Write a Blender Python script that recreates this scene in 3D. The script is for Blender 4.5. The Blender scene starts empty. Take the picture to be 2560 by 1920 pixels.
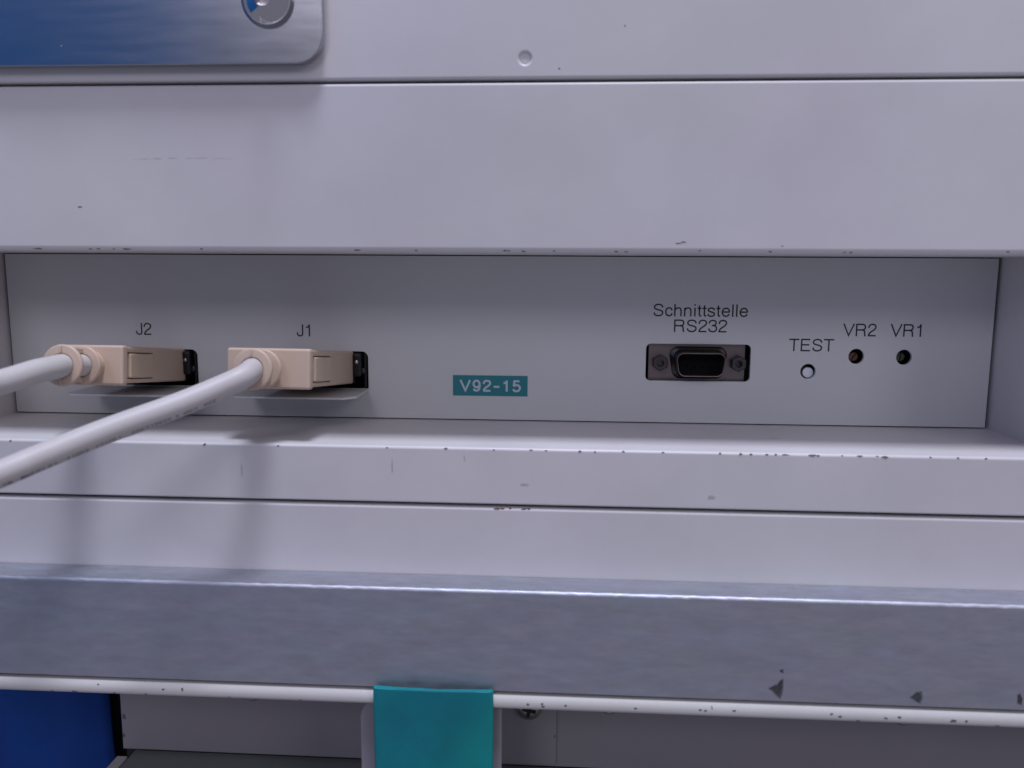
import bpy, bmesh, math, random
from mathutils import Vector, Matrix
random.seed(7)
S = 0.001                                   # all shapes below are written in millimetres
scene = bpy.context.scene
C = scene.collection

# ------------------------------------------------------------------ camera
cam_d = bpy.data.cameras.new("camera")
cam = bpy.data.objects.new("camera", cam_d); C.objects.link(cam); scene.camera = cam
PITCH, YAW, ROLL = math.radians(8.13), math.radians(-3.5), math.radians(0.31)
fwd = Vector((math.sin(YAW)*math.cos(PITCH), math.cos(YAW)*math.cos(PITCH), -math.sin(PITCH)))
rgt = Vector((math.cos(YAW), -math.sin(YAW), 0)); up = rgt.cross(fwd)
r2 = rgt*math.cos(ROLL) + up*math.sin(ROLL); u2 = -rgt*math.sin(ROLL) + up*math.cos(ROLL)
mw = Matrix((r2, u2, -fwd)).transposed().to_4x4(); mw.translation = Vector((11.17, -258.4, 48.74))*S
cam.matrix_world = mw
cam_d.sensor_width = 36; cam_d.lens = 36*2089.5/2560
cam_d.clip_start = 0.01; cam_d.clip_end = 50
cam_d.dof.use_dof = True; cam_d.dof.focus_distance = 0.252; cam_d.dof.aperture_fstop = 12

# ------------------------------------------------------------------ light
world = bpy.data.worlds.new("World"); scene.world = world; world.use_nodes = True
bg = world.node_tree.nodes["Background"]
bg.inputs[0].default_value = (0.95, 0.93, 1.19, 1); bg.inputs[1].default_value = 0.22
def lamp(name, loc, target, sx, sy, power, col, spin=0):
    d = bpy.data.lights.new(name, 'AREA'); d.shape = 'RECTANGLE'; d.size = sx; d.size_y = sy
    d.energy = power; d.color = col
    o = bpy.data.objects.new(name, d); C.objects.link(o); o.location = loc
    q = (Vector(target)-Vector(loc)).to_track_quat('-Z', 'Y')
    o.rotation_euler = q.to_euler()
    return o
T0 = (-0.02, -0.04, 0.03)
lamp("ceiling_lamp", (0.08, -0.36, 1.50), T0, 0.28, 0.32, 18.5, (0.89, 0.93, 1.15))
lamp("corridor_lamp", (0.62, -1.05, 1.75), T0, 0.70, 0.70, 2.6, (0.98, 0.94, 1.12))
lamp("room_lamp", (-0.55, -2.30, 1.25), T0, 0.60, 0.60, 6.5, (1.02, 0.93, 1.10))
lamp("right_front_lamp", (1.45, -1.75, 1.05), T0, 0.70, 0.70, 4.8, (1.0, 0.95, 1.08))  # soft area lamp from the right front, on the plugs' right sides
scene.view_settings.view_transform = 'Standard'
scene.view_settings.look = 'None'
scene.view_settings.exposure = 0.0
scene.view_settings.gamma = 1.0

# ------------------------------------------------------------------ materials
def mat(name, col, rough=0.5, metal=0.0, bump=0.0, bump_scale=900, mottle=0.0, mottle_scale=18, stretch=None,
        rough_var=0.0, sss=0.0, trans=0.0, ior=1.45, spec=0.5, speck=0.0):
    m = bpy.data.materials.new(name); m.use_nodes = True
    nt = m.node_tree; N = nt.nodes; L = nt.links; p = N["Principled BSDF"]
    p.inputs["Base Color"].default_value = (*col, 1); p.inputs["Roughness"].default_value = rough
    p.inputs["Metallic"].default_value = metal; p.inputs["IOR"].default_value = ior
    p.inputs["Specular IOR Level"].default_value = spec
    if trans: p.inputs["Transmission Weight"].default_value = trans
    if sss:
        p.inputs["Subsurface Weight"].default_value = sss
        p.inputs["Subsurface Radius"].default_value = (0.0006, 0.0016, 0.0018); p.inputs["Subsurface Scale"].default_value = 1.0
    tc = N.new("ShaderNodeTexCoord"); mp = N.new("ShaderNodeMapping"); L.new(tc.outputs["Object"], mp.inputs[0])
    if stretch: mp.inputs["Scale"].default_value = stretch
    if mottle:
        n = N.new("ShaderNodeTexNoise"); n.inputs["Scale"].default_value = mottle_scale; n.inputs["Detail"].default_value = 5
        n.inputs["Roughness"].default_value = 0.6
        L.new(mp.outputs[0], n.inputs[0])
        r = N.new("ShaderNodeMapRange"); L.new(n.outputs[0], r.inputs[0])
        r.inputs[1].default_value = .3; r.inputs[2].default_value = .7
        r.inputs[3].default_value = 1-mottle; r.inputs[4].default_value = 1+mottle*0.6
        mx = N.new("ShaderNodeMix"); mx.data_type = 'RGBA'; mx.blend_type = 'MULTIPLY'; mx.inputs[0].default_value = 1
        mx.inputs[6].default_value = (*col, 1); L.new(r.outputs[0], mx.inputs[7])
        # faint hue drift of aged paint
        n3 = N.new("ShaderNodeTexNoise"); n3.inputs["Scale"].default_value = mottle_scale*0.7; L.new(mp.outputs[0], n3.inputs[0])
        mx2 = N.new("ShaderNodeMix"); mx2.data_type = 'RGBA'; mx2.blend_type = 'SOFT_LIGHT'; mx2.inputs[0].default_value = mottle*1.2
        L.new(mx.outputs[2], mx2.inputs[6]); L.new(n3.outputs["Color"], mx2.inputs[7])
        out = mx2.outputs[2]
        if speck:
            v = N.new("ShaderNodeTexVoronoi"); v.inputs["Scale"].default_value = 140; L.new(tc.outputs["Object"], v.inputs[0])
            w = N.new("ShaderNodeTexNoise"); w.inputs["Scale"].default_value = 30; L.new(tc.outputs["Object"], w.inputs[0])
            rr = N.new("ShaderNodeMapRange"); L.new(w.outputs[0], rr.inputs[0]); rr.inputs[1].default_value = .58; rr.inputs[2].default_value = .75
            rr.inputs[3].default_value = 0; rr.inputs[4].default_value = 0.055
            lt = N.new("ShaderNodeMath"); lt.operation = 'LESS_THAN'; L.new(v.outputs["Distance"], lt.inputs[0]); L.new(rr.outputs[0], lt.inputs[1])
            ml = N.new("ShaderNodeMath"); ml.operation = 'MULTIPLY'; L.new(lt.outputs[0], ml.inputs[0]); ml.inputs[1].default_value = speck
            m3 = N.new("ShaderNodeMix"); m3.data_type = 'RGBA'; L.new(ml.outputs[0], m3.inputs[0]); L.new(out, m3.inputs[6])
            m3.inputs[7].default_value = (.12, .11, .11, 1); out = m3.outputs[2]
        L.new(out, p.inputs["Base Color"])
    if rough_var:
        n = N.new("ShaderNodeTexNoise"); n.inputs["Scale"].default_value = mottle_scale*2.3; n.inputs["Detail"].default_value = 6
        L.new(mp.outputs[0], n.inputs[0])
        r = N.new("ShaderNodeMapRange"); L.new(n.outputs[0], r.inputs[0]); r.inputs[1].default_value = .3; r.inputs[2].default_value = .7
        r.inputs[3].default_value = rough-rough_var; r.inputs[4].default_value = rough+rough_var
        L.new(r.outputs[0], p.inputs["Roughness"])
    if bump:
        n = N.new("ShaderNodeTexNoise"); n.inputs["Scale"].default_value = bump_scale; n.inputs["Detail"].default_value = 3
        L.new(mp.outputs[0], n.inputs[0])
        b = N.new("ShaderNodeBump"); b.inputs["Strength"].default_value = bump; b.inputs["Distance"].default_value = 0.00008
        L.new(n.outputs[0], b.inputs["Height"]); L.new(b.outputs[0], p.inputs["Normal"])
    return m
PAINT = mat("cabinet_paint", (.63, .61, .605), .42, bump=.10, bump_scale=700, mottle=.085, mottle_scale=16, rough_var=.06, speck=.35)
PANEL = mat("connector_panel_paint", (.60, .612, .60), .5, bump=.10, bump_scale=1100, mottle=.035, mottle_scale=16)
LIPP  = mat("lip_paint", (.50, .485, .455), .55, bump=.08, bump_scale=700, mottle=.05, mottle_scale=25)
INNER = mat("shaded_cream_paint", (.29, .275, .285), .5, bump=.08, mottle=.06, mottle_scale=14)  # cream paint with the shade under the lip put into its colour
FLOORP = mat("shelf_paint", (.20, .22, .21), .5, mottle=.1)
DARK  = mat("dark_interior", (.012, .012, .014), .7)
VOID  = mat("black_void", (.002, .002, .002), 1.0, spec=0)
VOID2 = mat("black_insulator", (.006, .006, .007), .8, spec=.15)
INK   = mat("black_print", (.022, .02, .024), .6)
WINK  = mat("white_print", (.50, .57, .62), .5)
ALU   = mat("brushed_aluminium", (.465, .48, .53), .56, 1.0, bump=.25, bump_scale=900, mottle=.09, mottle_scale=330, stretch=(.30, 1, 1), rough_var=.05)
PLATEM = mat("polished_plate", (.43, .45, .47), .20, 1.0, bump=.05, bump_scale=700, mottle=.03, mottle_scale=300, stretch=(.10, 1, 1), rough_var=.02)
SEAM  = mat("seam_shadow_gap", (.15, .145, .15), .8)
CHROME = mat("chrome", (.60, .60, .62), .10, 1.0)
STEEL = mat("steel_screw", (.55, .53, .49), .28, 1.0)
TIN   = mat("tinned_flange", (.22, .19, .185), .40, 1.0, mottle=.15, mottle_scale=120)
HEX   = mat("dull_standoff", (.085, .085, .085), .5, 1.0)
BLACKP = mat("black_plastic", (.010, .011, .013), .32)
BEIGE = mat("beige_plastic", (.575, .44, .335), .42, bump=.05, bump_scale=1500, mottle=.03, mottle_scale=60)
BEIGE2 = mat("beige_latch_plastic", (.575, .455, .33), .42, bump=.05, bump_scale=1500)
CABLE = mat("white_cable_jacket", (.53, .50, .485), .47, bump=.12, bump_scale=350, mottle=.06, mottle_scale=40)
PRINT = mat("cable_ink", (.16, .155, .18), .6)
TEAL  = mat("teal_tape", (.02, .20, .22), .5)
TEALP = mat("teal_plastic", (.0, .22, .235), .45, mottle=.25, mottle_scale=45, sss=.25)
BLUE  = mat("blue_cloth", (.001, .05, .27), .85, bump=.3, bump_scale=1800, mottle=.15, mottle_scale=30)
BLUEW = mat("blue_partition_paint", (.005, .15, .44), .6)
WHITEP = mat("white_button", (.80, .82, .86), .3)
BRASS = mat("brass_trimmer", (.13, .13, .08), .5, .4)
COPPER = mat("copper_trimmer", (.26, .13, .09), .5, .3)
CHIP  = mat("chipped_paint", (.13, .115, .115), .7)
CHIPR = mat("rusty_chip", (.17, .09, .075), .8)
GRIME = mat("dark_smudge", (.05, .052, .06), .6, mottle=.5, mottle_scale=300)
SCUFF2 = mat("pale_speck", (.45, .46, .48), .5)
SCUFF = mat("pale_scuff", (.36, .34, .345), .5)

def soft(m, k):
    """fade a mark towards its rim with the vertex attribute 'fade'"""
    nt = m.node_tree; N = nt.nodes; L = nt.links
    a = N.new("ShaderNodeAttribute"); a.attribute_name = "fade"; t = N.new("ShaderNodeBsdfTransparent"); mx = N.new("ShaderNodeMixShader")
    n = N.new("ShaderNodeTexNoise"); n.inputs["Scale"].default_value = 1500; tc = N.new("ShaderNodeTexCoord"); L.new(tc.outputs["Object"], n.inputs[0])
    ad = N.new("ShaderNodeMath"); ad.operation = 'MULTIPLY_ADD'; ad.use_clamp = True
    L.new(n.outputs[0], ad.inputs[0]); ad.inputs[1].default_value = 1.6*k; ad.inputs[2].default_value = 0.1*k
    ml = N.new("ShaderNodeMath"); ml.operation = 'MULTIPLY'; ml.use_clamp = True; L.new(a.outputs["Fac"], ml.inputs[0]); L.new(ad.outputs[0], ml.inputs[1])
    L.new(ml.outputs[0], mx.inputs[0]); L.new(t.outputs[0], mx.inputs[1]); L.new(N["Principled BSDF"].outputs[0], mx.inputs[2])
    L.new(mx.outputs[0], N["Material Output"].inputs[0])
    return m
soft(GRIME, .85); soft(SCUFF, .30)

# ------------------------------------------------------------------ helpers
def link(name, me, m, parent=None, smooth=True, angle=38):
    o = bpy.data.objects.new(name, me); C.objects.link(o)
    if m is not None:
        me.materials.clear(); me.materials.append(m)
    if smooth:
        for p in me.polygons: p.use_smooth = True
        me.set_sharp_from_angle(angle=math.radians(angle))
        wn = o.modifiers.new("normals", 'WEIGHTED_NORMAL'); wn.weight = 100; wn.keep_sharp = True
    if parent is not None: o.parent = parent
    return o
def from_py(name, verts, faces, m, parent=None, smooth=True, angle=38):
    me = bpy.data.meshes.new(name)
    me.from_pydata([Vector(v)*S for v in verts], [], faces); me.validate(); me.update()
    bm = bmesh.new(); bm.from_mesh(me); bmesh.ops.recalc_face_normals(bm, faces=bm.faces); bm.to_mesh(me); bm.free()
    return link(name, me, m, parent, smooth, angle)
def rprof(y0, y1, z0, z1, r00=0, r10=0, r11=0, r01=0, n=7):
    """rounded rectangle section; rYZ: 0 = low, 1 = high"""
    pts = []
    for (cy, cz, r, a0) in ((y0, z0, r00, 180), (y1, z0, r10, 270), (y1, z1, r11, 0), (y0, z1, r01, 90)):
        if r <= 0: pts.append((cy, cz)); continue
        ox = cy + (r if cy == y0 else -r); oz = cz + (r if cz == z0 else -r)
        for i in range(n+1):
            a = math.radians(a0 + 90*i/n); pts.append((ox+r*math.cos(a), oz+r*math.sin(a)))
    return pts
def ext_x(name, prof, x0, x1, m, parent=None, nx=1, wob=0.0):
    n = len(prof); V = []; F = []
    for k in range(nx+1):
        x = x0 + (x1-x0)*k/nx
        dz = wob*math.sin(x*.021+1.3) + wob*.5*math.sin(x*.057)
        V += [(x, y, z+dz) for y, z in prof]
    for k in range(nx):
        for i in range(n):
            j = (i+1) % n
            F.append((k*n+i, k*n+j, (k+1)*n+j, (k+1)*n+i))
    F.append(tuple(range(n))); F.append(tuple(nx*n+i for i in range(n)))
    return from_py(name, V, F, m, parent)
def rrect(x0, x1, z0, z1, r=0.0, n=8, rs=None):
    rs = rs or (r, r, r, r); P = []
    for (cx, cz, a0, rr) in ((x0, z0, 180, rs[0]), (x1, z0, 270, rs[1]), (x1, z1, 0, rs[2]), (x0, z1, 90, rs[3])):
        if rr <= 0: P.append((cx, cz)); continue
        ox = cx+(rr if cx == x0 else -rr); oz = cz+(rr if cz == z0 else -rr)
        for i in range(n+1):
            a = math.radians(a0+90*i/n); P.append((ox+rr*math.cos(a), oz+rr*math.sin(a)))
    return P
def circ(x, z, r, n=40): return [(x+r*math.cos(2*math.pi*i/n), z+r*math.sin(2*math.pi*i/n)) for i in range(n)]
def plate(name, outer, holes, yf, th, bev, m, parent=None, angle=38):
    """sheet in the XZ plane, front face at y = yf, thickness th, softly bevelled outline and holes"""
    cu = bpy.data.curves.new(name, 'CURVE'); cu.dimensions = '2D'; cu.fill_mode = 'BOTH'
    for loop in [outer]+holes:
        sp = cu.splines.new('POLY'); sp.points.add(len(loop)-1); sp.use_cyclic_u = True
        for p, (x, z) in zip(sp.points, loop): p.co = (x, z, 0, 1)
    cu.extrude = th/2-bev; cu.bevel_depth = bev; cu.bevel_resolution = 3; cu.offset = -bev
    t = bpy.data.objects.new(name+"_c", cu); C.objects.link(t)
    dg = bpy.context.evaluated_depsgraph_get(); me = bpy.data.meshes.new_from_object(t.evaluated_get(dg))
    bpy.data.objects.remove(t); bpy.data.curves.remove(cu)
    me.transform(Matrix.Scale(S, 4) @ Matrix.Translation((0, yf+th/2, 0)) @ Matrix.Rotation(math.pi/2, 4, 'X'))
    bm = bmesh.new(); bm.from_mesh(me); bmesh.ops.remove_doubles(bm, verts=bm.verts, dist=1e-7)
    bmesh.ops.recalc_face_normals(bm, faces=bm.faces); bm.to_mesh(me); bm.free()
    me.name = name
    return link(name, me, m, parent, angle=angle)
def box_bm(bm, x0, x1, y0, y1, z0, z1, bev=0, seg=3):
    b = bmesh.new(); bmesh.ops.create_cube(b, size=1)
    for v in b.verts:
        v.co = Vector(((x0+x1)/2+v.co.x*(x1-x0), (y0+y1)/2+v.co.y*(y1-y0), (z0+z1)/2+v.co.z*(z1-z0)))
    if bev: bmesh.ops.bevel(b, geom=b.edges[:], offset=bev, segments=seg, profile=.5, affect='EDGES')
    me = bpy.data.meshes.new("t"); b.to_mesh(me); b.free(); bm.from_mesh(me); bpy.data.meshes.remove(me)
def bm_obj(name, bm, m, parent=None, xf=None, angle=38):
    bmesh.ops.recalc_face_normals(bm, faces=bm.faces)
    me = bpy.data.meshes.new(name); bm.to_mesh(me); bm.free()
    if xf is not None: me.transform(xf)
    me.transform(Matrix.Scale(S, 4)); me.update()
    return link(name, me, m, parent, angle=angle)
def box(name, x0, x1, y0, y1, z0, z1, m, parent=None, bev=0, xf=None):
    bm = bmesh.new(); box_bm(bm, x0, x1, y0, y1, z0, z1, bev); return bm_obj(name, bm, m, parent, xf)
def lathe_bm(bm, prof, cx, cz, n=48, rot=0):
    """prof: (radius, y) pairs turned about the Y axis through (cx, cz)"""
    rings = []
    for r, y in prof:
        if r < 1e-6: rings.append([bm.verts.new((cx, y, cz))])
        else: rings.append([bm.verts.new((cx+r*math.cos(2*math.pi*i/n+rot), y, cz+r*math.sin(2*math.pi*i/n+rot))) for i in range(n)])
    for a, b in zip(rings, rings[1:]):
        for i in range(n):
            j = (i+1) % n
            if len(a) == 1 and len(b) == 1: continue
            if len(a) == 1: bm.faces.new((a[0], b[i], b[j]))
            elif len(b) == 1: bm.faces.new((a[i], a[j], b[0]))
            else: bm.faces.new((a[i], a[j], b[j], b[i]))
def lathe(name, prof, cx, cz, m, parent=None, n=48, xf=None, rot=0, angle=38):
    bm = bmesh.new(); lathe_bm(bm, prof, cx, cz, n, rot); return bm_obj(name, bm, m, parent, xf, angle)
def smooth_path(P, per=14):
    P = [Vector(p) for p in P]; Q = [2*P[0]-P[1]]+P+[2*P[-1]-P[-2]]; out = []
    for i in range(1, len(Q)-2):
        a, b, c, d = Q[i-1:i+3]
        for k in range(per):
            t = k/per
            out.append(.5*((2*b)+(c-a)*t+(2*a-5*b+4*c-d)*t*t+(3*b-a-3*c+d)*t**3))
    out.append(P[-1]); return out
def frames(path):
    T = [(path[min(i+1, len(path)-1)]-path[max(i-1, 0)]).normalized() for i in range(len(path))]
    n = Vector((0, 0, 1)); n = (n-T[0]*n.dot(T[0])).normalized(); out = []
    for t in T:
        n = (n-t*n.dot(t)).normalized(); out.append((t, n, t.cross(n)))
    return out
def tube(name, path, r, m, parent=None, n=28):
    V = []; F = []; fr = frames(path)
    for p, (t, a, b) in zip(path, fr):
        V += [p+r*(a*math.cos(2*math.pi*i/n)+b*math.sin(2*math.pi*i/n)) for i in range(n)]
    for k in range(len(path)-1):
        for i in range(n):
            j = (i+1) % n; F.append((k*n+i, k*n+j, (k+1)*n+j, (k+1)*n+i))
    F.append(tuple(range(n))); F.append(tuple((len(path)-1)*n+i for i in range(n)))
    return from_py(name, V, F, m, parent)
def tag(o, label, cat, group=None):
    o["label"] = label; o["category"] = cat
    if group: o["group"] = group
    return o
def thing(name, label, cat, loc=(0, 0, 0)):
    o = bpy.data.objects.new(name, None); C.objects.link(o); o.empty_display_size = .01
    return tag(o, label, cat)

# ------------------------------------------------------------------ lettering: plain light grotesque drawn as strokes
def cr(P, per=6): return [(p.x, p.y) for p in smooth_path([(x, y, 0) for x, y in P], per)]
def ell(cx, cy, rx, ry): return [(cx+rx*math.cos(math.radians(a)), cy+ry*math.sin(math.radians(a))) for a in range(0, 361, 12)]
Sp = [(.79, .70), (.74, .85), (.62, .93), (.465, .955), (.31, .93), (.18, .84), (.155, .73), (.2, .62), (.33, .555), (.5, .51),
      (.66, .46), (.77, .38), (.795, .26), (.73, .13), (.6, .065), (.465, .045), (.31, .065), (.18, .15), (.13, .30)]
arch = cr([(.13, .42), (.17, .57), (.28, .66), (.40, .685), (.54, .64), (.605, .50), (.61, .35), (.61, .2), (.61, 0)])
G = {
 'S': (.93, [cr(Sp)]), 's': (.69, [cr([((x-.13)/.665*.49+.09, y*.73) for x, y in Sp])]),
 'c': (.69, [cr([(.60, .48), (.53, .62), (.37, .685), (.19, .61), (.11, .37), (.19, .12), (.37, .045), (.53, .10), (.61, .26)])]),
 'e': (.77, [[(.11, .385), (.68, .385)], cr([(.665, .385), (.63, .55), (.53, .655), (.385, .685), (.2, .60), (.11, .37), (.2, .13), (.385, .045), (.56, .10), (.65, .23)])]),
 'h': (.77, [[(.13, 0), (.13, 1)], arch]), 'n': (.77, [[(.13, 0), (.13, .715)], arch]),
 'i': (.31, [[(.155, 0), (.155, .715)], [(.155, .87), (.155, 1)]]), 'l': (.31, [[(.155, 0), (.155, 1)]]),
 't': (.39, [[(.19, .91), (.19, .2), (.2, .1), (.25, .055), (.35, .05)], [(.03, .66), (.35, .66)]]),
 'R': (1.0, [[(.15, 0), (.15, 1)], [(.15, .95), (.55, .95)]+cr([(.55, .95), (.71, .93), (.81, .85), (.835, .73), (.8, .60), (.7, .53), (.55, .505)])+[(.15, .505)],
             cr([(.55, .505), (.72, .47), (.79, .37), (.81, .2), (.82, .08), (.86, 0)])]),
 '2': (.77, [cr([(.10, .66), (.14, .83), (.25, .93), (.39, .955), (.55, .92), (.65, .81), (.64, .67), (.54, .53), (.38, .41), (.22, .28), (.13, .14), (.11, .05)]), [(.065, .05), (.68, .05)]]),
 '3': (.77, [cr([(.10, .70), (.15, .85), (.26, .935), (.39, .955), (.54, .92), (.62, .83), (.62, .70), (.54, .585), (.42, .545), (.31, .54)]),
             cr([(.38, .545), (.46, .54), (.57, .50), (.66, .40), (.675, .27), (.61, .12), (.49, .055), (.37, .045), (.22, .08), (.12, .18), (.09, .31)])]),
 '1': (.77, [[(.44, 0), (.44, 1)], cr([(.16, .755), (.30, .775), (.38, .84), (.42, .96)])]),
 'J': (.69, [[(.56, 1), (.56, .3)]+cr([(.56, .3), (.53, .13), (.42, .055), (.32, .045), (.19, .09), (.12, .2), (.11, .34)])]),
 'T': (.85, [[(.03, .95), (.82, .95)], [(.425, .95), (.425, 0)]]),
 'E': (.93, [[(.16, 0), (.16, 1)], [(.16, .95), (.82, .95)], [(.16, .52), (.77, .52)], [(.16, .05), (.84, .05)]]),
 'V': (.93, [[(.05, 1), (.465, .05), (.88, 1)]]),
 '9': (.77, [ell(.385, .655, .265, .3), cr([(.65, .655), (.645, .42), (.58, .17), (.46, .065), (.34, .045), (.2, .1), (.13, .22)])]),
 '5': (.77, [[(.63, .95), (.2, .95), (.14, .48)], cr([(.14, .48), (.25, .575), (.39, .605), (.56, .55), (.66, .42), (.665, .28), (.58, .11), (.44, .05), (.34, .045), (.19, .09), (.1, .23)])]),
 '-': (.62, [[(.06, .42), (.56, .42)]]), ' ': (.2, []),
}
def word(name, text, x, z, cap, w, y, m, parent, fitw=None, gap=0.0, tilt=0.0):
    V = []; F = []; pen = 0; k = 0
    total = sum(G[c][0]+gap for c in text)-gap
    sx = cap if fitw is None else fitw/total
    for ch in text:
        adv, strokes = G[ch]
        for st in strokes:
            pts = []
            for a in st:
                q = Vector(((pen+a[0])*sx, a[1]*cap))
                if not pts or (q-pts[-1]).length > .012: pts.append(q)
            n = len(pts); base = len(V); k += 1; yy = y-0.004*(k % 5)
            for i, p in enumerate(pts):
                t0 = (p-pts[i-1]).normalized() if i else None
                t1 = (pts[i+1]-p).normalized() if i < n-1 else None
                t = ((t0 or t1)+(t1 or t0)).normalized()
                nn = Vector((-t.y, t.x)); c = max(.45, nn.dot(Vector((-(t1 or t0).y, (t1 or t0).x))))
                for s in (-1, 1):
                    q = p+nn*(s*w/2/c)
                    V.append((x+q.x, yy, z+q.y+tilt*q.x))
            for i in range(n-1): F.append((base+2*i, base+2*i+1, base+2*i+3, base+2*i+2))
        pen += adv+gap
    return from_py(name, V, F, m, parent, smooth=False)

# ------------------------------------------------------------------ paint chips and marks
def blob(V, F, c, u, v, ru, rv, n=9, jag=.35):
    b = len(V); c = Vector(c); u = Vector(u); v = Vector(v)
    for i in range(n):
        a = 2*math.pi*i/n; k = 1+random.uniform(-jag, jag)
        V.append(c+u*(ru*k*math.cos(a))+v*(rv*k*math.sin(a)))
    F.append(tuple(range(b, b+n)))
def chips(name, items, m, parent):
    V = []; F = []
    for c, nrm, ru, rv in items:
        nrm = Vector(nrm).normalized(); v = nrm.cross(Vector((1, 0, 0))).normalized()
        blob(V, F, Vector(c)+nrm*.035, (1, 0, 0), v, ru, rv)
    o = from_py(name, V, F, m, parent, smooth=False); o["kind"] = "stuff"; return o
def soft_mark(name, loops, n3, m, parent, core=.6):
    """thin marks with a fading rim: loops of 3D points, pushed off along n3"""
    V = []; F = []; A = []
    for P in loops:
        P = [Vector(p)+Vector(n3)*.03 for p in P]; c = sum(P, Vector())/len(P); n = len(P); b = len(V)
        V += [c+(p-c)*core for p in P]+[c+(p-c)*1.25 for p in P]; A += [1.0]*n+[0.0]*n
        F.append(tuple(range(b, b+n))); F += [(b+i, b+(i+1) % n, b+n+(i+1) % n, b+n+i) for i in range(n)]
    me = bpy.data.meshes.new(name); me.from_pydata([v*S for v in V], [], F); me.update()
    at = me.attributes.new("fade", 'FLOAT', 'POINT')
    for i, a in enumerate(A): at.data[i].value = a
    o = link(name, me, m, parent, smooth=False)
    return o
def ring(x, y, z, rx, rz, flat=False, n=12):
    out = []
    for i in range(n):
        a = 2*math.pi*i/n; k = 1+random.uniform(-.3, .3)
        out.append((x+rx*k*math.cos(a), y+(rz*k*math.sin(a) if flat else 0), z+(0 if flat else rz*k*math.sin(a))))
    return out
def edge_chip(x, y0, z0, r, ang, ru, rv):
    """a chip on a rounded edge whose axis is (y0, z0); ang 180 = facing the viewer, 90 = up, 270 = down"""
    a = math.radians(ang); n = (0, math.cos(a), math.sin(a))
    return ((x, y0+r*n[1], z0+r*n[2]), n, ru, rv)

# ================================================================== equipment cabinet
X0, X1 = -300, 280
FY = -39.5                                     # front plane of the sheet metal
cab = thing("equipment_cabinet", "off-white painted metal equipment housing with a recessed connector panel", "cabinet")
top = plate("top_panel", [(X0, 95.0), (X1, 95.0), (X1, 215), (X0, 215)], [circ(0.6, 100.0, 1.25)], FY, 10, .9, PAINT, cab)
lathe("dimple", [(2.1, FY+.8), (1.2, FY+.5), (.8, FY+.55), (0, FY+.6)], 0.6, 100.0, PAINT, top, 32)
box("seam_backing", X0, X1, FY+3, FY+30, 90, 110, SEAM, cab)
fascia = ext_x("upper_fascia", rprof(FY, 12, 51.6, 94.25, r00=1.7, r01=.8), X0, X1, PAINT, cab)
wl = plate("recess_side_wall", [(X0, -.6), (-167.4, -.6), (-167.4, 52.4), (X0, 52.4)], [], FY+.35, 52, .3, PAINT, cab)
wr = plate("recess_side_wall", [(140.6, -.6), (X1, -.6), (X1, 52.4), (140.6, 52.4)], [], FY+.35, 52, .3, PAINT, cab)
ledge = ext_x("ledge", rprof(FY, 12, -15.6, 0, r00=.5, r01=.8), X0, X1, PAINT, cab)
lower = ext_x("lower_panel", rprof(FY+.15, 0, -63, -16.55, r01=.9), X0, X1, PAINT, cab)
box("lower_seam_backing", X0, X1, FY+3, 8, -20, -14, SEAM, cab)
box("interior", -170, 143, 11.2, 40, -2, 54, DARK, cab)

# the recessed connector panel with its openings
J1R, J2R = -50.1, -105.2
cut1 = rrect(-87.5, J1R, 9.6, 21.4, rs=(1.2, .15, 2.0, 1.2))
cut2 = rrect(-138.5, J2R, 9.7, 21.4, rs=(1.2, .15, 2.0, 1.2))
cut3 = rrect(36.7, 68.5, 13.45, 24.9, 1.5)
pan = plate("connector_panel", [(-166.5, .35), (139.6, .35), (139.6, 51.3), (-166.5, 51.3)],
            [cut1, cut2, cut3, circ(85.95, 16.9, 2.3), circ(100.05, 21.7, 2.3), circ(114.2, 21.6, 2.3)], 0, 1.2, .12, PANEL, cab)
cap = 3.78
word("lettering", "J2", -125.1, 25.95, cap, .45, -.02, INK, pan)
word("lettering", "J1", -72.9, 26.0, cap, .45, -.02, INK, pan)
word("lettering", "Schnittstelle", 38.3, 33.35, cap, .45, -.02, INK, pan, fitw=29.0)
word("lettering", "RS232", 44.6, 28.6, cap, .45, -.02, INK, pan, fitw=16.6)
word("lettering", "TEST", 79.7, 23.1, cap, .45, -.02, INK, pan, fitw=13.6)
word("lettering", "VR2", 95.6, 27.85, cap, .45, -.02, INK, pan, fitw=10.1)
word("lettering", "VR1", 109.6, 27.85, cap, .45, -.02, INK, pan, fitw=10.1)
# bent-out tongues under the two plug openings
for (a, b) in ((-88.2, J1R-.15), (-139.4, J2R-.15)):
    P = [(a, 1.0), (b, 1.0), (b, -14.5), (b-3.2, -17.8), (a+2.0, -17.8), (a, -15.5)]
    V = [(x, y, 9.45) for x, y in P]+[(x, y, 8.75) for x, y in P]; n = len(P)
    o = from_py("support_tongue", V, [tuple(range(n)), tuple(range(n, 2*n))]+[(i, (i+1) % n, n+(i+1) % n, n+i) for i in range(n)], PANEL, pan, smooth=False)
    md = o.modifiers.new("b", 'BEVEL'); md.width = .00025; md.segments = 3

# sockets behind the plugs
for R_ in (J1R, J2R):
    bm = bmesh.new()
    box_bm(bm, R_-30, R_-4.9, 2.0, 10, 10.8, 20.8, .4)
    box_bm(bm, R_-4.6, R_-1.9, -1.6, 9, 13.4, 21.0, .8)
    box_bm(bm, R_-1.5, R_-.6, .6, 10, 9.8, 21.4, .2)
    sk = bm_obj("socket", bm, BLACKP, cab)
    lathe("screw", [(.55, -1.55), (.5, -1.75), (.25, -1.85), (0, -1.87)], R_-3.3, 18.2, STEEL, sk, 16)
    lathe("bushing", [(.9, 0.4), (.9, .2), (.6, .1), (0, .1)], R_-1.9, 15.2, HEX, sk, 16)

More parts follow.
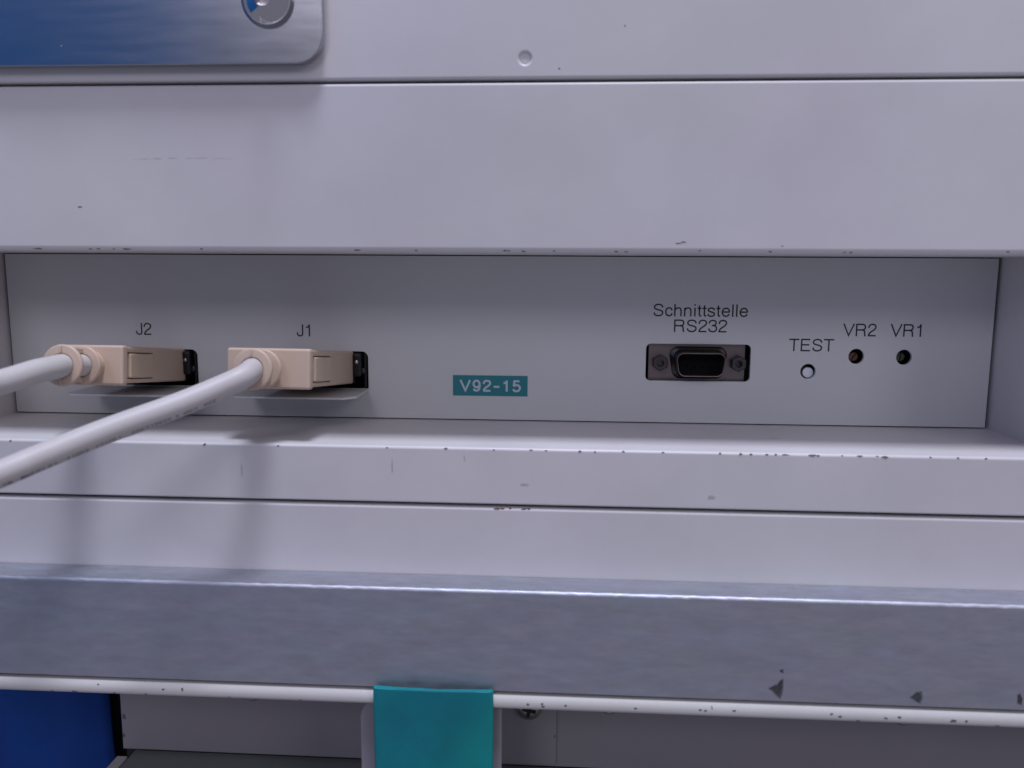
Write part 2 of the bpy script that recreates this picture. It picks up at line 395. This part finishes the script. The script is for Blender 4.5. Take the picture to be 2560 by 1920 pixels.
# serial port
FLY = 2.4
port = plate("serial_port", rrect(37.7, 67.3, 12.2, 26.2, .8), [], FLY, .8, .1, TIN, cab)
port["label"] = "dull metal nine-pin serial socket below the RS232 lettering"
def dshape(cx, cz, w, h, r, slant=.17, n=7):
    hw, hh = w/2, h/2; sl = h*slant
    cs = [(-hw+sl, -hh), (hw-sl, -hh), (hw, hh), (-hw, hh)]; out = []
    for i, c in enumerate(cs):
        c = Vector(c); a = (Vector(cs[i-1])-c).normalized(); b = (Vector(cs[(i+1) % 4])-c).normalized()
        ang = a.angle(b); d = r/math.tan(ang/2); cen = c+(a+b).normalized()*(r/math.sin(ang/2))
        p0 = c+a*d-cen; p1 = c+b*d-cen; a0 = math.atan2(p0.y, p0.x); a1 = math.atan2(p1.y, p1.x)
        while a1 < a0: a1 += 2*math.pi
        for k in range(n+1):
            t = a0+(a1-a0)*k/n; out.append((cx+cen.x+r*math.cos(t), cz+cen.y+r*math.sin(t)))
    return out
def loft(name, loops, m, parent, capend=True):
    V = []; F = []; n = len(loops[0][0])
    for L_, y in loops: V += [(x, y, z) for x, z in L_]
    for k in range(len(loops)-1):
        for i in range(n):
            j = (i+1) % n; F.append((k*n+i, k*n+j, (k+1)*n+j, (k+1)*n+i))
    if capend: F.append(tuple((len(loops)-1)*n+i for i in range(n)))
    return from_py(name, V, F, m, parent, angle=50)
DX, DZ = 52.95, 18.95
shell = loft("shell", [(dshape(DX, DZ, 18.6, 10.0, 2.6), FLY-.02), (dshape(DX, DZ, 18.0, 9.5, 2.5), FLY-.35), (dshape(DX, DZ, 17.0, 8.6, 2.4), FLY-.75),
              (dshape(DX, DZ, 16.2, 7.9, 2.3), FLY-1.0), (dshape(DX, DZ, 15.6, 7.4, 2.2), FLY-1.5), (dshape(DX, DZ, 15.5, 7.3, 2.2), -3.9),
              (dshape(DX, DZ, 15.3, 7.1, 2.1), -4.1), (dshape(DX, DZ, 14.9, 6.7, 1.9), -4.05), (dshape(DX, DZ, 14.8, 6.6, 1.9), 1.2)], TIN, port, False)
ins = plate("insulator", dshape(DX, DZ, 14.85, 6.65, 1.9), [circ(DX+(i-2)*2.4, DZ+1.15, .32, 12) for i in range(5)]+[circ(DX+(i-1.5)*2.4, DZ-1.15, .32, 12) for i in range(4)], 1.3, .5, .004, VOID2, port)
plate("hole_shade_sheet", dshape(DX, DZ, 14.85, 6.65, 1.9), [], 1.95, .3, .004, VOID, port)  # near-black sheet added so the contact holes read as deep shade
for hx in (41.15, 64.95):
    bm = bmesh.new(); lathe_bm(bm, [(2.5, FLY-.1), (2.5, -.5), (2.25, -.75), (1.1, -.75)], hx, 19.0, 6, math.pi/6)
    so = bm_obj("standoff", bm, HEX, port, angle=20)
    lathe("bore", [(1.2, -.8), (1.1, -.82), (1.05, -.6), (1.05, 3), (0, 3)], hx, 19.0, BLACKP, port, 24)
# test button and the two trimmers behind their holes
tb = lathe("test_button", [(1.7, 8), (1.7, 1.75), (1.55, 1.5), (.45, 1.45), (.3, 1.6), (0, 1.62)], 86.35, 16.35, WHITEP, cab, 36)
for x, z, m, sl in ((100.35, 21.25, COPPER, 55), (114.35, 21.35, BRASS, 88)):
    t = lathe("trimmer", [(1.45, 9), (1.45, 3.7), (1.3, 3.5), (0, 3.5)], x, z, m, cab, 28)
    xf = Matrix.Translation((x, 0, z)) @ Matrix.Rotation(math.radians(-sl), 4, 'Y')
    box("slot", -1.2, 1.2, 3.43, 3.8, -.2, .2, DARK, t, xf=xf)
    t["label"] = "brownish trimmer screw behind the hole under VR2" if m is COPPER else "greenish trimmer screw behind the hole under VR1"

# chips and marks on the sheet metal
up_ax = (FY+1.7, 51.6+1.7)
L1 = [edge_chip(x, *up_ax, 1.7, a, ru, .22) for x, a, ru in (
      (-130, 215, 1.5), (-115.5, 215, .5), (-113.3, 215, .55), (-109, 218, .4), (-105.5, 215, 1.2), (-85, 212, .4), (-43, 215, .9), (-27.5, 218, .35),
      (-4.3, 216, .55), (-3.2, 218, .45), (0.5, 222, .5), (8.5, 216, .4), (24.5, 222, .5), (27, 223, .5), (45.7, 208, .45), (63.4, 214, .45), (82, 218, .4), (83.6, 218, .4), (122, 205, .4))]
L1 += [((40.2, FY, 54.3), (0, -1, 0), .75, .14), ((41.6, FY, 54.7), (0, -1, 0), .7, .13), ((66.4, FY, 53.8), (0, -1, 0), .3, .12)]
chips("paint_chips", L1, CHIP, fascia)
chips("speck", [((-117.4, FY, 63.3), (0, -1, 0), .55, .2)], CHIP, fascia)
o = soft_mark("scuff", [ring(x, FY, 75.7+dz, rx, rz) for x, dz, rx, rz in ((-99.5, -.1, 2.2, .10), (-95.8, 0, 1.6, .14), (-91.6, .1, 1.5, .16), (-87, .08, 1.2, .10), (-83.6, .15, 2.0, .13), (-79, .05, 1.8, .09), (-76.2, -.1, .8, .07))], (0, -1, 0), SCUFF, fascia); o["kind"] = "stuff"
chips("speck", [((9.2, FY, 97.5), (0, -1, 0), .28, .25), ((25.4, FY, 107.5), (0, -1, 0), .2, .22), ((-96.1, FY+.3, 95.4), (0, -.8, -.6), .35, .3), ((85, FY+.3, 95.4), (0, -.8, -.6), .7, .25)], CHIP, top)
le = (FY+.8, -.8)
L2 = [edge_chip(x, *le, .8, a, ru, rv) for x, a, ru, rv in (
      (-142, 165, .35, .25), (-86.6, 160, .45, .3), (-66, 160, .35, .25), (-36, 158, .35, .2), (-20, 150, .7, .3), (-7, 160, .4, .2), (3, 152, .5, .2), (7, 160, .3, .2), (16, 155, .6, .25), (20, 160, .3, .25), (27.5, 150, .5, .25),
      (38, 152, .5, .3), (53, 150, .35, .3), (58.3, 150, .4, .3), (61, 152, .35, .25), (65, 152, .5, .25), (67.4, 150, .35, .25), (69.8, 150, 1.1, .2), (77, 152, 1.1, .3), (84.5, 150, .35, .2),
      (89, 150, .8, .25), (93.5, 148, .3, .2), (95.4, 158, .8, .35), (107, 150, .3, .25), (114, 150, .45, .25), (121, 152, .4, .2))]
chips("paint_chips", L2, CHIP, ledge)
chips("paint_chips", [edge_chip(78.4, *le, .8, 155, .45, .28)], CHIPR, ledge)
o = soft_mark("scuff", [ring(x, FY, z, rx, rz) for x, z, rx, rz in ((-76.4, -7.5, .28, 1.7), (-34.7, -5.8, .25, 2.2), (-15, -3, .2, 1.0), (1, -10, 1.2, .5), (51, -12.4, 1.1, .7))], (0, -1, 0), SCUFF, ledge); o["kind"] = "stuff"
soft_mark("scuff", [ring(72, -20, 0, 1.6, .5, True)], (0, 0, 1), SCUFF, ledge)
la = (FY+1.05, -17.45)
chips("paint_chips", [edge_chip(x, *la, .9, a, ru, .28) for x, a, ru in ((-6.2, 140, .8), (-4.6, 135, .6), (-2.5, 132, .4), (1.2, 138, .9), (2.6, 133, .5))], CHIPR, lower)

# ================================================================== metal plate with button-head bolt
pl = plate("metal_plate", rrect(-330, -49.85, 98.5, 215, rs=(0, 7.2, 0, 0), n=14), [circ(-63.5, 113.6, 3)], -42.9, 2.2, .22, PLATEM)
tag(pl, "polished metal plate with rounded corner at the top left, reflecting blue", "plate")
BY = -42.9
sc = lathe("bolt", [(4, BY+2), (6.55, BY+.05), (6.6, BY-.3)]+[(6.55*math.cos(math.radians(a)), BY-.3-3.9*math.sin(math.radians(a))) for a in range(8, 66, 6)]
           + [(2.45, BY-3.95), (2.3, BY-3.8), (2.2, BY-1.5), (0, BY-1.4)], -63.5, 113.6, CHROME, pl, 64, angle=60)
lathe("spacer", [(5.5, BY+2.15), (5.5, -39.6)], -63.5, 113.6, STEEL, pl, 24)
chips("speck", [((-117.5, BY-.02, 103.3), (0, -1, 0), .2, .16)], SCUFF2, pl)

# ================================================================== aluminium rail
rp = rprof(-49.5, FY-.1, -64.2, -36.0, r00=.35, r01=.95, n=5)
rail = ext_x("aluminium_rail", rp, X0, X1, ALU, None, nx=420)
jit = 0.0
for v in rail.data.vertices:                   # worn, slightly nicked upper front edge
    if v.co.y < -.0485 and v.co.z > -.0376:
        k = math.sin(v.co.x*900)*math.sin(v.co.x*2310+1)*.05+random.uniform(-.05, .05)
        v.co.z -= max(0, k)*S*1.6; v.co.y += max(0, -k)*S*1.2
tag(rail, "brushed aluminium flat rail running across below the recess", "rail")
yr = -49.54
for P in ([(66.2, -60.6), (67.2, -59.9), (68.2, -59.4), (69.0, -58.3), (69.6, -58.0), (69.65, -60.3), (69.5, -62.0), (69.1, -63.2), (68.5, -62.7), (67.6, -61.8), (66.9, -61.2)],
          [(68.6, -55.5), (69.5, -55.1), (69.6, -56.2), (68.9, -55.9)],
          [(102.2, -61.7), (103, -61.0), (103.6, -60.2), (104.9, -60.1), (105.2, -61.4), (104.8, -63.2), (103.6, -62.6)],
          [(128.9, -60.0), (129.6, -59.7), (130.2, -61.0), (130.1, -62.6), (129.1, -62.3)]):
    soft_mark("smudge", [[(x, yr, z) for x, z in P]], (0, -1, 0), GRIME, rail, core=.72)

# ================================================================== lower unit below the rail
low = thing("lower_unit", "cream housing below the aluminium rail with a chipped rounded top lip", "housing")
lz0, lz1 = -68.7, -65.0
lip = ext_x("lip", rprof(-50.6, -6, lz0, lz1, r00=1.0, r01=2.4, n=10), X0, X1, LIPP, low)
def lip_chip(x, a, ru, rv):
    return edge_chip(x, -48.2, -67.4, 2.4, a-15, ru, rv) if a < 196 else ((x, -50.6, -68.1), (0, -1, -.1), ru, rv*.8)
L3 = [lip_chip(x, a, ru, rv) for x, a, ru, rv in (
      (-128, 205, .3, .2), (-121.5, 200, .8, .3), (-115, 160, .3, .3), (-110.3, 208, .4, .25), (-101.5, 205, .4, .25), (-96.5, 175, .45, .22), (-91.2, 172, .35, .4), (-78, 208, .3, .2), (-58.5, 208, .35, .2),
      (3.1, 185, .4, .32), (6.9, 180, .4, .35), (7.2, 195, .5, .25), (13.2, 185, .45, .3), (31.5, 185, .5, .25), (48.5, 180, .4, .25), (49.8, 183, .5, .25), (51.5, 165, .15, .5), (57.3, 178, .6, .22),
      (82.2, 175, .4, .3), (84.5, 188, .45, .3), (89, 203, .5, .2), (96, 188, .45, .25), (99.4, 180, .45, .25), (113, 190, .8, .35), (116.3, 188, .4, .3), (124, 205, .5, .2))]
chips("paint_chips", L3, CHIP, low)
IY = -8
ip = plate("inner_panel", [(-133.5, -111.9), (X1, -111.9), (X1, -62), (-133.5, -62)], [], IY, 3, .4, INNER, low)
for x in (-88.4, 27.4, 118.4):
    lathe("screw", [(2.6, IY-.05), (2.6, IY-1.0), (1.8, IY-2.0), (0, IY-2.2)], x, -89.9, STEEL, low, 24)
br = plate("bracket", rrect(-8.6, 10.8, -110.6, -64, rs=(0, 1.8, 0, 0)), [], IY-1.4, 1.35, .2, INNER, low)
SY = IY-1.4
sc2 = lathe("screw", [(4.35, SY-.05), (4.35, SY-.6), (4.1, SY-1.4), (3.35, SY-2.3), (2.0, SY-2.8), (0, SY-2.95)], 1.95, -90.3, STEEL, low, 40)
bm = bmesh.new(); box_bm(bm, -2.2, 2.2, SY-3.1, SY-1.8, -.55, .55); box_bm(bm, -.55, .55, SY-3.12, SY-1.8, -2.2, 2.2)
bm_obj("cross_recess", bm, DARK, sc2, xf=Matrix.Translation((2.05, 0, -90.4)) @ Matrix.Rotation(math.radians(12), 4, 'Y'))
chips("paint_chips", [((-132.5, IY, -100.5), (0, -1, 0), .7, 1.0), ((-132.9, IY, -107), (0, -1, 0), .55, .7), ((10.3, SY, -100.5), (0, -1, 0), .3, .55)], CHIP, low)
box("shelf", -130.2, X1, -46, -6.2, -117, -113.1, FLOORP, low, .3)
box("lit_shelf_end", -134.2, -130.7, -46, -10.5, -117, -112.8, LIPP, low, .3)  # lit end of the shelf, its brightness put into a paler paint
box("interior", -134.5, X1, -4.0, 24, -150, -69.5, DARK, low)
box("side_void", -175, -135.2, 22, 40, -160, -69.2, DARK, low, .2)

# teal plastic tab with its cream backing, hanging over the lip
out = [(-38.2, -51.3), (-38.1, -51.9), (-37.6, -52.35), (-36.5, -52.5), (-30, -52.75), (-23, -52.95), (-20.5, -53.0), (-18, -52.9), (-12, -52.65), (-7.6, -52.4), (-6.5, -52.1), (-6.1, -51.7), (-6.0, -51.2)]
inn = [(-6.4, -50.9), (-9, -51.1), (-20.5, -51.7), (-34, -51.2), (-37.8, -50.9)]
ring = out+inn; V = []; F = []; n = len(ring); zz = [-63.65, -63.5, -64.2, -80, -93, -96]
V = [(-22+(x+22)*k, y+dy, z) for z, k, dy in ((-63.0, .99, .1), (-63.2, 1, 0), (-80, 1, .1), (-93, .99, .3), (-97, .9, .8)) for x, y in ring]
for k in range(4):
    for i in range(n):
        j = (i+1) % n; F.append((k*n+i, k*n+j, (k+1)*n+j, (k+1)*n+i))
F.append(tuple(range(n))); F.append(tuple(4*n+i for i in range(n)))
tt = from_py("teal_tab", V, F, TEALP, angle=60)
tag(tt, "translucent teal plastic tab hanging over the cream lip under the rail", "tab")
bk = plate("backing", rrect(-43.2, -4.1, -97, -69.1, rs=(6, 1, 1, 6)), [], -46.5, 1.6, .5, INNER, tt)

# blue cloth at the lower left
V = []; F = []; nu, nv = 44, 30
for j in range(nv+1):
    for i in range(nu+1):
        u = i/nu; v = j/nv
        z = -70-v*95
        x = -300 + (300-152.6+v*6.0)*u
        y = 13+2.4*math.sin(x*.09+v*2.0)+1.5*math.sin(x*.31+v*7+2)*v+1.2*math.sin(x*.23-v*5)+.8*math.sin(v*11+x*.05)
        V.append((x, y, z))
for j in range(nv):
    for i in range(nu):
        a = j*(nu+1)+i; F.append((a, a+1, a+nu+2, a+nu+1))
cl = from_py("blue_cloth", V, F, BLUE)
md = cl.modifiers.new("s", 'SOLIDIFY'); md.thickness = .0012; md.offset = 1
tag(cl, "dark blue cloth hanging at the lower left under the lip", "cloth")

# ================================================================== label tape
lb = box("label_tape", -23.2, .25, -.16, -.01, 7.9, 14.35, TEAL, None, .03)
tag(lb, "teal adhesive label tape reading V92-15 in white", "label")
word("lettering", "V92-15", -21.0, 9.35, 3.5, .64, -.175, WINK, lb, fitw=19.2, gap=.13)

# ================================================================== cable plugs
def plug(label, back, yaw, tilt, wl, doff, d1, d2, tail, print_rng):
    root = thing("cable_plug", label, "plug")
    root["group"] = "cable plugs"
    xf = Matrix.Translation(back) @ Matrix.Rotation(yaw, 4, 'Z') @ Matrix.Rotation(tilt, 4, 'X')
    bm = bmesh.new()
    box_bm(bm, -wl, 11.1, -37.0, .6, -4.9, 5.35, .7, 4)
    hood = bm_obj("hood", bm, BEIGE, root, xf)
    cb = bmesh.new(); box_bm(cb, 9.3, 13, -35.2, -21.0, -3.75, 3.75, 0)
    cut = bm_obj("cutter", cb, None, None, xf)
    md = hood.modifiers.new("cut", 'BOOLEAN'); md.object = cut; md.operation = 'DIFFERENCE'; md.solver = 'EXACT'
    dg = bpy.context.evaluated_depsgraph_get(); me = bpy.data.meshes.new_from_object(hood.evaluated_get(dg))
    hood.modifiers.clear(); hood.data = me; hood.modifiers.new("normals", "WEIGHTED_NORMAL").keep_sharp = True; bpy.data.objects.remove(cut)
    for p in me.polygons: p.use_smooth = True
    me.set_sharp_from_angle(angle=math.radians(38))
    box("front_cap", -wl-.3, 11.4, -38.3, -35.2, -5.45, 5.6, BEIGE, root, .75, xf)
    bb = bmesh.new(); box_bm(bb, 8.6, 11.55, -34.2, -21.35, -3.45, 3.4, .45)
    bm_obj("latch_button", bb, BEIGE2, root, xf)
    box("metal_shell", -9.6, 9.6, .2, 6, -3.2, 3.2, TIN, root, .3, xf)
    bm = bmesh.new(); cx, cz = doff
    for d, r in ((d1, 5.45), (d2, 5.35)):
        y = -38.2-d
        lathe_bm(bm, [(3.0, y+.6), (r-.35, y+.6), (r-.08, y+.45), (r, y+.2), (r, y-.25), (r-.1, y-.45), (r-.4, y-.6), (3.35, y-.62), (3.0, y-.3)], cx, cz, 56)
    lathe_bm(bm, [(4.2, -37.9), (4.2, -38.2-d2)], cx, cz, 40)
    for s in (-1, 1):
        box_bm(bm, cx-.7, cx+.7, -38.6-d1, -38, cz+s*3.9-.7, cz+s*3.9+.7, .2)
        box_bm(bm, cx-.22, cx+.22, -39.35-d1, -38.9-d1, cz+s*4.2-.9, cz+s*4.2+.9, .08)
    bm_obj("strain_relief", bm, BEIGE, root, xf)
    p0 = xf @ Vector((cx, -37, cz)); p1 = xf @ Vector((cx, -38.2-d1+.5, cz))
    path = smooth_path([p0, p0.lerp(p1, .6), p1]+[Vector(t) for t in tail], 16)
    cable = tube("cable", path, 3.03, CABLE, root)
    if print_rng:
        V = []; F = []; fr = frames(path); acc = 0; i0 = None
        for i in range(1, len(path)-1):
            acc += (path[i]-path[i-1]).length
            if not (print_rng[0] < acc < print_rng[1]): continue
            t, a, b = fr[i]
            # unreadable run of printed characters along the lower front of the jacket
            seg = (path[i+1]-path[i]).length; u = 0
            while u < seg:
                w = random.uniform(.5, 1.3)
                if random.random() < .72:
                    c = path[i]+t*u
                    vdir = Vector((0, -.72, -.69)); vdir = (vdir-t*vdir.dot(t)).normalized(); side = t.cross(vdir)
                    base = len(V)
                    for du, th in ((0, -.16), (w*.8, -.16), (w*.8, .18), (0, .18)):
                        V.append(c+t*du+(vdir*math.cos(th)+side*math.sin(th))*3.055)
                    F.append((base, base+1, base+2, base+3))
                u += w+.25
        o = from_py("printed_marks", V, F, PRINT, cable, smooth=False); o["kind"] = "stuff"
    return root
plug("beige plug with thick white cable below the J1 lettering", (-65.8, 0, 16.2), math.radians(-3.7), math.radians(-6.3), 12.0, (-.9, .0), 8.6, 2.6,
     [(-70.2, -51.5, 20.0), (-75.5, -56.0, 17.4), (-82.9, -62, 14.2), (-95.5, -72, 9.6), (-106.7, -82, 4.9), (-111.6, -87, 2.7), (-135, -108, -7), (-170, -126, -32), (-205, -132, -85)], (24, 84))
plug("beige plug with thick white cable below the J2 lettering", (-120.4, 0, 16.2), math.radians(-.3), math.radians(-6.8), 7.6, (2.2, .0), 12.6, 4.0,
     [(-118.3, -54.5, 22.1), (-119.6, -60.0, 21.8), (-122.6, -69, 20.3), (-130, -90, 17.5), (-150, -125, 4), (-182, -150, -40), (-205, -158, -85)], None)

# blue partition standing to the left of the cabinet (seen mirrored in the plate and the bolt)
bp = box("blue_partition", -960, -930, -2050, -300, -250, 1500, BLUEW, None, 3)
tag(bp, "plain blue partition mirrored in the left half of the metal plate", "partition")
